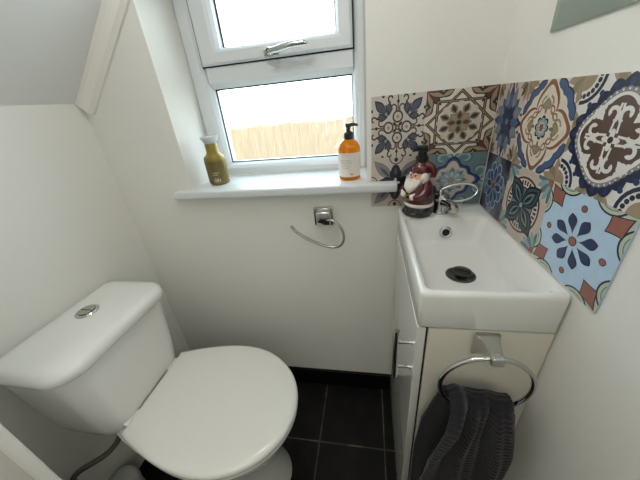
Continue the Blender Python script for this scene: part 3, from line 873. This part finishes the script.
def d_brown_rosette(t):
    t.slab('cream'); t.up()
    # dark corner fans of leaves
    for a in Q4:
        for k in range(-2, 3):
            b_ = rot([(1.40, 0)], a+PI/4)[0]
            t.poly(off(rot(leaf(0.62, 0.24), a+PI/4+PI+k*0.48), *b_), 'dbrown')
        for s in (-1, 1):
            b_ = rot([(1.0, s*0.22)], a)[0]
            t.poly(off(rot(leaf(0.42, 0.24), a+PI+s*-1.1), *b_), 'dbrown')
    t.up()
    for a in Q4:
        for k in range(-2, 3):
            b_ = rot([(1.36, 0)], a+PI/4)[0]
            t.poly(off(rot(leaf(0.50, 0.13), a+PI/4+PI+k*0.48), *b_), 'dred' if k % 2 == 0 else 'tan')
        for s in (-1, 1):
            b_ = rot([(0.97, s*0.25)], a)[0]
            t.poly(off(rot(leaf(0.32, 0.12), a+PI+s*-1.1), *b_), 'tan')
    t.up()
    # interlaced strapwork star
    for ph in (0, PI/4):
        sq = [rot([(0.93, 0)], ph+PI/2*i)[0] for i in range(4)]
        t.line(sq, 0.085, 'dbrown', True)
    t.up()
    for ph in (0, PI/4):
        sq = [rot([(0.93, 0)], ph+PI/2*i)[0] for i in range(4)]
        t.line(sq, 0.022, 'tan', True)
    t.up()
    t.poly(polar(lambda a: 0.60+0.05*cos(8*a)), 'stone'); t.up()
    sym(t, off(leaf(0.34, 0.22), 0.28, 0), [PI/4*i+PI/8 for i in range(8)], 'olive')
    sym(t, off(leaf(0.34, 0.24), 0.04, 0), Q4+[a+PI/4 for a in Q4], 'olive')
    sym(t, off(leaf(0.24, 0.12), 0.33, 0), [PI/4*i+PI/8 for i in range(8)], 'dbrown')
    sym(t, off(leaf(0.22, 0.13), 0.10, 0), Q4, 'dred')
    sym(t, off(leaf(0.22, 0.13), 0.10, 0), [a+PI/4 for a in Q4], 'tan')
    t.poly(circ(0, 0, 0.07), 'dbrown')

def d_dark_lotus(t):
    t.slab('pink'); t.up()
    sym(t, off(leaf(1.18, 0.52), 0.10, 0), [a+PI/4 for a in Q4], 'stone')
    sym(t, off(leaf(1.12, 0.44), 0.14, 0), [a+PI/4 for a in Q4], 'grey')
    sym(t, off(leaf(0.62, 0.14), 0.30, 0), [a+PI/4 for a in Q4], 'slate')
    t.poly(polar(lambda a: 0.30+0.42*abs(cos(2*a))**2.2), 'dnavy'); t.up()
    sym(t, off(leaf(0.66, 0.50), 0.02, 0), Q4, 'black')
    sym(t, off(leaf(0.30, 0.12), 0.30, 0), Q4, 'slate')
    t.poly(polar(lambda a: 0.13+0.06*cos(4*a)), 'white'); t.up()
    t.poly(circ(0, 0, 0.05), 'brown')
    for a in Q4:
        for s in (-1, 1):
            b_ = rot([(1.02, s*0.16)], a)[0]
            t.poly(off(rot(leaf(0.50, 0.24), a+s*1.15), *b_), 'dred')
            t.line(rot(arc(1.0, 0, 0.26, PI/2, 3*PI/2), a), 0.04, 'brown')
    t.up()
    for a in Q4: t.poly(rot(off(leaf(0.2, 0.16), 0.80, 0), a), 'dnavy')

def d_teal_star(t):
    t.slab('stone'); t.up()
    # scrolls in the corners
    for a in Q4:
        c = rot([(1.08, 0)], a+PI/4)[0]
        t.poly(circ(c[0], c[1], 0.66), 'teal')
    t.up()
    for a in Q4:
        for s in (-1, 1):
            t.line(rot(spiral(0.80, s*0.34, 0.28, 0.06, PI/2*s*-1.0, s*3.6, 22), a), 0.13, 'lteal')
    t.up()
    for a in Q4:
        for s in (-1, 1):
            t.line(rot(spiral(0.80, s*0.34, 0.34, 0.10, PI/2*s*-1.0, s*3.6, 22), a), 0.035, 'dteal')
    t.up()
    def st(r): return polar(lambda a: r*(0.68+0.24*abs(cos(2*a))**2.5+0.15*abs(cos(4*a))**1.6), 144)
    t.poly(st(0.84), 'navy'); t.up()
    t.poly(st(0.74), 'blue'); t.up()
    t.poly(st(0.68), 'pink'); t.up()
    sym(t, off(leaf(0.46, 0.22), 0.04, 0), [PI/4*i for i in range(8)], 'teal')
    sym(t, off(leaf(0.40, 0.16), 0.06, 0), [PI/4*i+PI/8 for i in range(8)], 'lteal')
    sym(t, off(leaf(0.26, 0.07), 0.10, 0), [PI/4*i for i in range(8)], 'stone')
    t.poly(circ(0, 0, 0.09), 'tan')

def d_blue_diamond(t):
    t.slab('pink'); t.up()
    sym(t, off(leaf(1.0, 0.40), 0.0, 0), Q4, 'navy')
    sym(t, off(leaf(0.86, 0.44), 0.0, 0), [a+PI/4 for a in Q4], 'blue')
    sym(t, off(leaf(0.94, 0.40), 0.02, 0), [a+PI/8 for a in E8], 'teal')
    sym(t, off(leaf(0.84, 0.24), 0.06, 0), [a+PI/8 for a in E8], 'steel')
    sym(t, off(leaf(0.82, 0.26), 0.02, 0), Q4, 'blue')
    sym(t, off(leaf(0.62, 0.22), 0.02, 0), [a+PI/4 for a in Q4], 'navy')
    sym(t, off(leaf(0.46, 0.16), 0.02, 0), [a+PI/8 for a in E8], 'dnavy')
    sym(t, off(leaf(0.36, 0.12), 0.02, 0), E8, 'navy')
    t.poly(circ(0, 0, 0.08), 'steel')
    for a in Q4:
        t.poly(rot(circ(0.98, 0.0, 0.06, 12), a), 'dnavy')
        t.poly(rot(off(leaf(0.2, 0.08), 0.82, 0.22), a), 'slate'); t.poly(rot(off(leaf(0.2, 0.08), 0.82, -0.22), a), 'slate')
        b_ = rot([(1.36, 0)], a+PI/4)[0]
        for k in (-1, 0, 1): t.poly(off(rot(leaf(0.44, 0.16), a+PI/4+PI+k*0.55), *b_), 'olive' if k else 'brown')
    t.up()

def d_quatrefoil(t):
    t.slab('cream'); t.up()
    def qf(r, p=0.0): return polar(lambda a: r*(0.60+0.34*abs(cos(2*a))**0.8+0.12*abs(cos(2*a))**12), 160)
    for a in Q4:
        b_ = rot([(1.42, 0)], a+PI/4)[0]
        for k in (-1, 0, 1): t.poly(off(rot(leaf(0.50, 0.20), a+PI/4+PI+k*0.6), *b_), 'tan' if k else 'olive')
    t.up()
    # scalloped blue bands facing the corners, then the brown-edged quatrefoil
    def wave(b0, lo): return [(r*cos(a), r*sin(a)) for a, r in [(PI/4+(-0.56+1.12*i/24), b0+lo*abs(sin(3*PI*i/24))) for i in range(25)]]
    for a in Q4: t.poly(rot(wave(1.02, 0.05)+[(0.0, 0.0)], a), 'dnavy')
    t.up()
    for a in Q4: t.poly(rot(wave(0.99, 0.05)+[(0.0, 0.0)], a), 'blue')
    t.up()
    for a in Q4: t.poly(rot(wave(0.83, 0.04)+[(0.0, 0.0)], a), 'cream')
    t.up()
    t.poly(qf(0.99), 'cream'); t.up()
    t.poly(qf(0.95), 'rust'); t.up()
    t.poly(qf(0.84), 'cream'); t.up()
    # inner brown hook band turning into each lobe
    for a in Q4:
        for s in (-1, 1):
            t.line(rot([(0.30, s*0.30), (0.36, s*0.20), (0.46, s*0.18), (0.55, s*0.21), (0.62, s*0.17), (0.67, s*0.08)], a), 0.05, 'tan')
            t.line(rot(spiral(0.36, s*0.24, 0.12, 0.04, s*-0.5, s*3.4), a), 0.035, 'rust')
    t.up()
    # heart-shaped leaf in every lobe
    for a in Q4:
        for s in (-1, 1): t.poly(off(rot(drop(0.26, 0.17), a+PI+s*-0.5), *rot([(0.63, 0)], a)[0]), 'olive')
        t.poly(rot(off(leaf(0.2, 0.09), 0.28, 0), a), 'olive')
    t.up()
    for a in Q4:
        for s in (-1, 1): t.poly(off(rot(drop(0.20, 0.11), a+PI+s*-0.5), *rot([(0.60, 0)], a)[0]), 'tan')
    t.up()
    t.poly(polar(lambda a: 0.20+0.07*abs(cos(4*a))**0.7), 'dnavy'); t.up()
    t.poly(polar(lambda a: 0.17+0.05*abs(cos(4*a))**0.7), 'lteal'); t.up()
    t.poly(circ(0, 0, 0.115), 'cream'); t.up()
    sym(t, off(leaf(0.11, 0.07), 0.0, 0), E8, 'terra')
    t.poly(circ(0, 0, 0.04), 'rust')

def d_brown_medallion(t):
    t.slab('white'); t.up()
    # corner arches: dotted dark fans flanked by tan leaves
    for a in Q4:
        c = rot([(1.42, 0)], a+PI/4)[0]
        t.poly(circ(c[0], c[1], 0.50), 'dnavy')
    t.up()
    for a in Q4:
        c = rot([(1.42, 0)], a+PI/4)[0]
        t.poly(circ(c[0], c[1], 0.43), 'white')
    t.up()
    for a in Q4:
        c = rot([(1.42, 0)], a+PI/4)[0]
        for k in range(-3, 4):
            t.poly(off(rot(circ(0.36, 0, 0.045, 12), a+PI/4+PI+k*0.27), *c), 'dnavy')
        t.poly(circ(c[0], c[1], 0.27), 'tan')
        for s in (-1, 1):
            t.poly(off(rot(leaf(0.42, 0.20), a+s*1.25+PI), *rot([(1.02, s*0.42)], a)[0]), 'tan')
            t.poly(off(rot(leaf(0.30, 0.14), a+s*0.75+PI), *rot([(1.02, s*0.30)], a)[0]), 'olive')
        t.poly(rot(off(leaf(0.15, 0.12), 0.86, 0), a), 'dnavy')
    t.up()
    t.w *= 1.13; t.h *= 1.13
    def sc(r, k=0.06, n=20): return polar(lambda a: r*(1-k+k*abs(cos(n/2*a)))*(1+0.07*cos(4*a)), 240)
    t.poly(sc(0.82, 0.09), 'dnavy'); t.up()
    for k in range(20):
        t.poly(rot(off(drop(0.12, 0.10), 0.70, 0), 2*PI*k/20), 'navy')
    t.up()
    t.poly(sc(0.67, 0.03, 40), 'grey'); t.up()
    for k in range(44): t.poly(rot(circ(0.635*(1+0.07*cos(4*2*PI*k/44)), 0, 0.016, 8), 2*PI*k/44), 'white')
    t.up()
    t.poly(sc(0.60, 0.0), 'white'); t.up()
    t.poly(sc(0.56, 0.05, 8), 'brown'); t.up()
    for a in Q4:
        for s in (-1, 1):
            t.line(rot(spiral(0.36, s*0.13, 0.13, 0.03, -s*2.6, s*2.2, 18), a), 0.06, 'white')
            t.line(rot(spiral(0.33, s*0.33, 0.12, 0.03, s*2.2, -s*1.6, 18), a), 0.055, 'white')
            t.line(rot([(0.10, s*0.06), (0.24, s*0.05), (0.50, s*0.02)], a), 0.035, 'white')
    t.up()
    for a in Q4:
        t.poly(rot(off(leaf(0.20, 0.10), 0.36, 0), a+PI/4), 'white')
    t.poly(polar(lambda a: 0.11+0.05*cos(4*a)), 'white'); t.up(); t.poly(circ(0, 0, 0.05), 'dbrown')

def d_blue_flower(t):
    t.slab('slate'); t.up()
    for a in Q4:
        c = rot([(1.30, 0)], a+PI/4)[0]
        t.poly(circ(c[0], c[1], 0.40), 'brown')
        for s in (-1, 1): t.poly(off(rot(leaf(0.5, 0.22), a+PI+s*0.9), *rot([(1.02, s*0.1)], a)[0]), 'steel')
    t.up()
    for a in Q4:
        c = rot([(1.30, 0)], a+PI/4)[0]
        t.poly(circ(c[0], c[1], 0.27), 'dnavy')
    t.up()
    sym(t, off(drop(0.74, 0.52), 0.10, 0), [a+PI/8 for a in E8], 'pblue')
    sym(t, off(drop(0.66, 0.42), 0.12, 0), [a+PI/8 for a in E8], 'blue')
    sym(t, off(drop(0.60, 0.34), 0.06, 0), E8, 'pblue')
    sym(t, off(drop(0.52, 0.25), 0.08, 0), E8, 'navy')
    sym(t, off(leaf(0.36, 0.12), 0.10, 0), [a+PI/8 for a in E8], 'steel')
    t.poly(circ(0, 0, 0.17), 'tan'); t.up()
    sym(t, off(leaf(0.15, 0.08), 0.0, 0), E8, 'brown')

def d_dark_flower(t):
    t.slab('pink'); t.up()
    for a in Q4:
        b_ = rot([(1.40, 0)], a+PI/4)[0]
        for k in (-2, -1, 0, 1, 2): t.poly(off(rot(drop(0.58, 0.17), a+PI/4+PI+k*0.36), *b_), 'teal' if k % 2 == 0 else 'lteal')
    t.up()
    for a in Q4:
        c = rot([(1.42, 0)], a+PI/4)[0]; t.poly(circ(c[0], c[1], 0.20), 'terra')
    t.up()
    t.poly(circ(0, 0, 0.80, 48), 'dred'); t.up()
    t.poly(circ(0, 0, 0.74, 48), 'stone'); t.up()
    for k in range(34): t.poly(rot([(0.57, -0.028), (0.70, -0.034), (0.70, 0.034), (0.57, 0.028)], 2*PI*k/34), 'dbrown')
    t.up()
    t.poly(circ(0, 0, 0.53, 48), 'dbrown'); t.up(); t.poly(circ(0, 0, 0.49, 48), 'pblue'); t.up()
    sym(t, off(drop(0.46, 0.26), 0.04, 0), Q4, 'teal')
    sym(t, off(leaf(0.95, 0.60), 0.0, 0), D4, 'black')
    sym(t, off(leaf(0.86, 0.48), 0.03, 0), D4, 'dteal')
    sym(t, off(leaf(0.74, 0.36), 0.05, 0), D4, 'black')
    sym(t, off(leaf(0.60, 0.24), 0.08, 0), D4, 'teal')
    sym(t, off(leaf(0.46, 0.11), 0.12, 0), D4, 'black')
    t.poly(circ(0, 0, 0.07), 'lteal')

def d_pale_blue(t):
    t.slab('sky'); t.up()
    for a in Q4:
        c = rot([(1.414, 0)], a+PI/4)[0]
        t.poly(circ(c[0], c[1], 0.30), 'green')
        for s in (-1, 1): t.poly(rot(circ(1.22, s*0.50, 0.36, 24), a), 'green')
    t.up()
    for a in Q4:
        for s in (-1, 1): t.line(rot(arc(1.22, s*0.50, 0.36, 0, 2*PI, 28), a), 0.035, 'dnavy')
    t.up()
    for a in Q4:
        for s in (-1, 1): t.line(rot(arc(1.22, s*0.50, 0.27, 0, 2*PI, 28), a), 0.02, 'teal')
    t.up()
    # concave terracotta kites in the corners
    def kite(k):
        c = [(0.80, 0), (1.03, 0.20), (1.32, 0.0), (1.03, -0.20)]; out_ = []
        cx = 1.04
        c = [(cx+(x-cx)*k, y*k) for x, y in c]
        for i in range(4):
            p, q = c[i], c[(i+1) % 4]
            for j in range(8):
                u = j/8; x = p[0]+(q[0]-p[0])*u; y = p[1]+(q[1]-p[1])*u; b_ = 0.26*u*(1-u)
                out_.append((x+(cx-x)*b_, y-y*b_))
        return out_
    sym(t, kite(1.16), [a+PI/4 for a in Q4], 'dnavy')
    sym(t, kite(1.03), [a+PI/4 for a in Q4], 'terra')
    for a in Q4: t.poly(rot(circ(0.74, 0, 0.075, 18), a), 'dnavy')
    t.up()
    for a in Q4: t.poly(rot(circ(0.74, 0, 0.06, 18), a), 'terra')
    t.up()
    sym(t, off(leaf(0.47, 0.235, 16, 0.75), 0.13, 0), [a+PI/8 for a in E8], 'dnavy')
    sym(t, off(leaf(0.44, 0.205, 16, 0.75), 0.14, 0), [a+PI/8 for a in E8], 'navy')
    t.poly(circ(0, 0, 0.105), 'dnavy'); t.up(); t.poly(circ(0, 0, 0.088), 'terra')

ZT, ZM, ZBT = 1.1484, 0.9965, 0.8545
G = 'patterned wall tiles around the basin'
def back_tile(x0, x1, z0, z1, draw, label):
    cx, cz = (x0+x1)/2, (z0+z1)/2
    t = Tile(lambda u, v, d: (u, -d, v), x1-x0, z1-z0); draw(t)
    o = link('patterned_tile', t.bm, t.order); o.location = (cx, 0, cz); tag(o, label, 'tile', G)
def right_tile(y0, y1, z0, z1, draw, label):     # y0 nearer the corner
    cy, cz = (y0+y1)/2, (z0+z1)/2
    t = Tile(lambda u, v, d: (-d, -u, v), abs(y1-y0), z1-z0); draw(t)
    o = link('patterned_tile', t.bm, t.order); o.location = (0, cy, cz); tag(o, label, 'tile', G)
XA, XB = -0.3016, -0.1674
back_tile(XA, XB, ZM, ZT, d_navy_fleur, 'tile of small navy fleurs and brown curls, upper row beside the window')
back_tile(XB, -0.004, ZM, ZT, d_brown_rosette, 'cream tile with a brown strapwork star and rosette, upper row left of the corner')
back_tile(XA, XB, ZBT, ZM, d_dark_lotus, 'tile with a dark four-petal flower and grey-blue leaves, behind the sill end')
back_tile(XB, -0.004, ZBT, ZM, d_teal_star, 'tile with teal scrolls round a navy-edged star, behind the tap')
YA, YB, YC = -0.1283, -0.2832, -0.4464
right_tile(-0.004, YA, ZM, ZT, d_blue_diamond, 'tile with a spiky blue star on pale pink, upper row right of the corner')
right_tile(YA, YB, ZM, ZT, d_quatrefoil, 'cream tile with a large rust-brown quatrefoil, upper row')
right_tile(YB, YC, ZM, ZT, d_brown_medallion, 'white tile with a scalloped navy and brown medallion, above the pale blue tile')
right_tile(-0.004, YA, ZBT, ZM, d_blue_flower, 'dusky blue tile with a many-petalled blue flower, lower row by the corner')
right_tile(YA, YB, ZBT, ZM, d_dark_flower, 'pinkish tile with a black and teal four-petal flower in a ring')
right_tile(YB, YC, ZBT, ZM, d_pale_blue, 'pale blue tile with eight navy petals and terracotta corners')

# ------------------------------------------------------------------ light
SKY, HALL_W, FILL_W, SIDE_W = 5.8, 2.3, 3.0, 2.4
w = bpy.data.worlds.new('daylight'); sc.world = w; w.use_nodes = True
nt = w.node_tree; bg = nt.nodes['Background']
tc = nt.nodes.new('ShaderNodeTexCoord'); sx = nt.nodes.new('ShaderNodeSeparateXYZ'); rp = nt.nodes.new('ShaderNodeValToRGB')
nt.links.new(tc.outputs['Generated'], sx.inputs[0])
mr_ = nt.nodes.new('ShaderNodeMapRange'); mr_.inputs[1].default_value = -0.1; mr_.inputs[2].default_value = 0.8
nt.links.new(sx.outputs['Z'], mr_.inputs[0]); nt.links.new(mr_.outputs[0], rp.inputs['Fac'])
rp.color_ramp.elements[0].color = (0.76, 0.91, 1.0, 1); rp.color_ramp.elements[1].color = (0.66, 0.87, 1.0, 1)
nt.links.new(rp.outputs['Color'], bg.inputs['Color']); bg.inputs['Strength'].default_value = SKY

def area(name, loc, rot_, sx_, sy_, power, col=(1, 1, 1), portal=False):
    l = bpy.data.lights.new(name, 'AREA'); l.shape = 'RECTANGLE'; l.size = sx_; l.size_y = sy_; l.energy = power; l.color = col
    o = bpy.data.objects.new(name, l); COL.objects.link(o); o.location = loc; o.rotation_euler = rot_
    if portal: l.cycles.is_portal = True
    return o
area('window_portal', ((WX0+WX1)/2, 0.245, 1.25), (-PI/2, 0, 0), 0.56, 0.66, 0, portal=True)
pl_ = bpy.data.lights.new('room_fill', 'POINT'); pl_.energy = FILL_W; pl_.color = (1.0, 0.99, 0.97); pl_.shadow_soft_size = 0.10  # added soft fill in mid-room, not a known lamp
po = bpy.data.objects.new('room_fill', pl_); COL.objects.link(po); po.location = (-0.55, -0.40, 1.70)
# hall ceiling light behind the doorway
area('hall_ceiling_light', (-0.45, -1.5, 2.32), (0, 0, 0), 0.5, 0.5, HALL_W, (1.0, 0.965, 0.89))

# added fill from the hall's right side, no known window behind it
area('hall_side_fill', (-0.02, -1.40, 1.25), (0, -PI/2, 0), 1.0, 0.8, SIDE_W, (0.98, 0.99, 1.0))

# ------------------------------------------------------------------ camera
cam = bpy.data.cameras.new('camera'); co = bpy.data.objects.new('camera', cam); COL.objects.link(co)
rt = Vector((0.9836615533, 0.1561808809, -0.0895403870)); upv = Vector((0.0070303651, 0.4636656192, 0.8859823743)); fw = Vector((-0.1798903067, 0.8721363001, -0.4549920346))
Mx = Matrix((( rt.x, upv.x, -fw.x, -0.3087765), (rt.y, upv.y, -fw.y, -0.7838352), (rt.z, upv.z, -fw.z, 1.1494757), (0, 0, 0, 1)))
co.matrix_world = Mx
cam.sensor_fit = 'HORIZONTAL'; cam.sensor_width = 36; cam.lens = 269.302/640*36
cam.clip_start = 0.01
sc.camera = co

sc.view_settings.view_transform = 'Standard'; sc.view_settings.look = 'None'
sc.view_settings.gamma = 1.0; sc.view_settings.use_curve_mapping = False
sc.view_settings.exposure = 0.70
sc.cycles.use_denoising = True
sc.cycles.max_bounces = 12; sc.cycles.diffuse_bounces = 8; sc.cycles.transparent_max_bounces = 12
sc.cycles.sample_clamp_indirect = 8
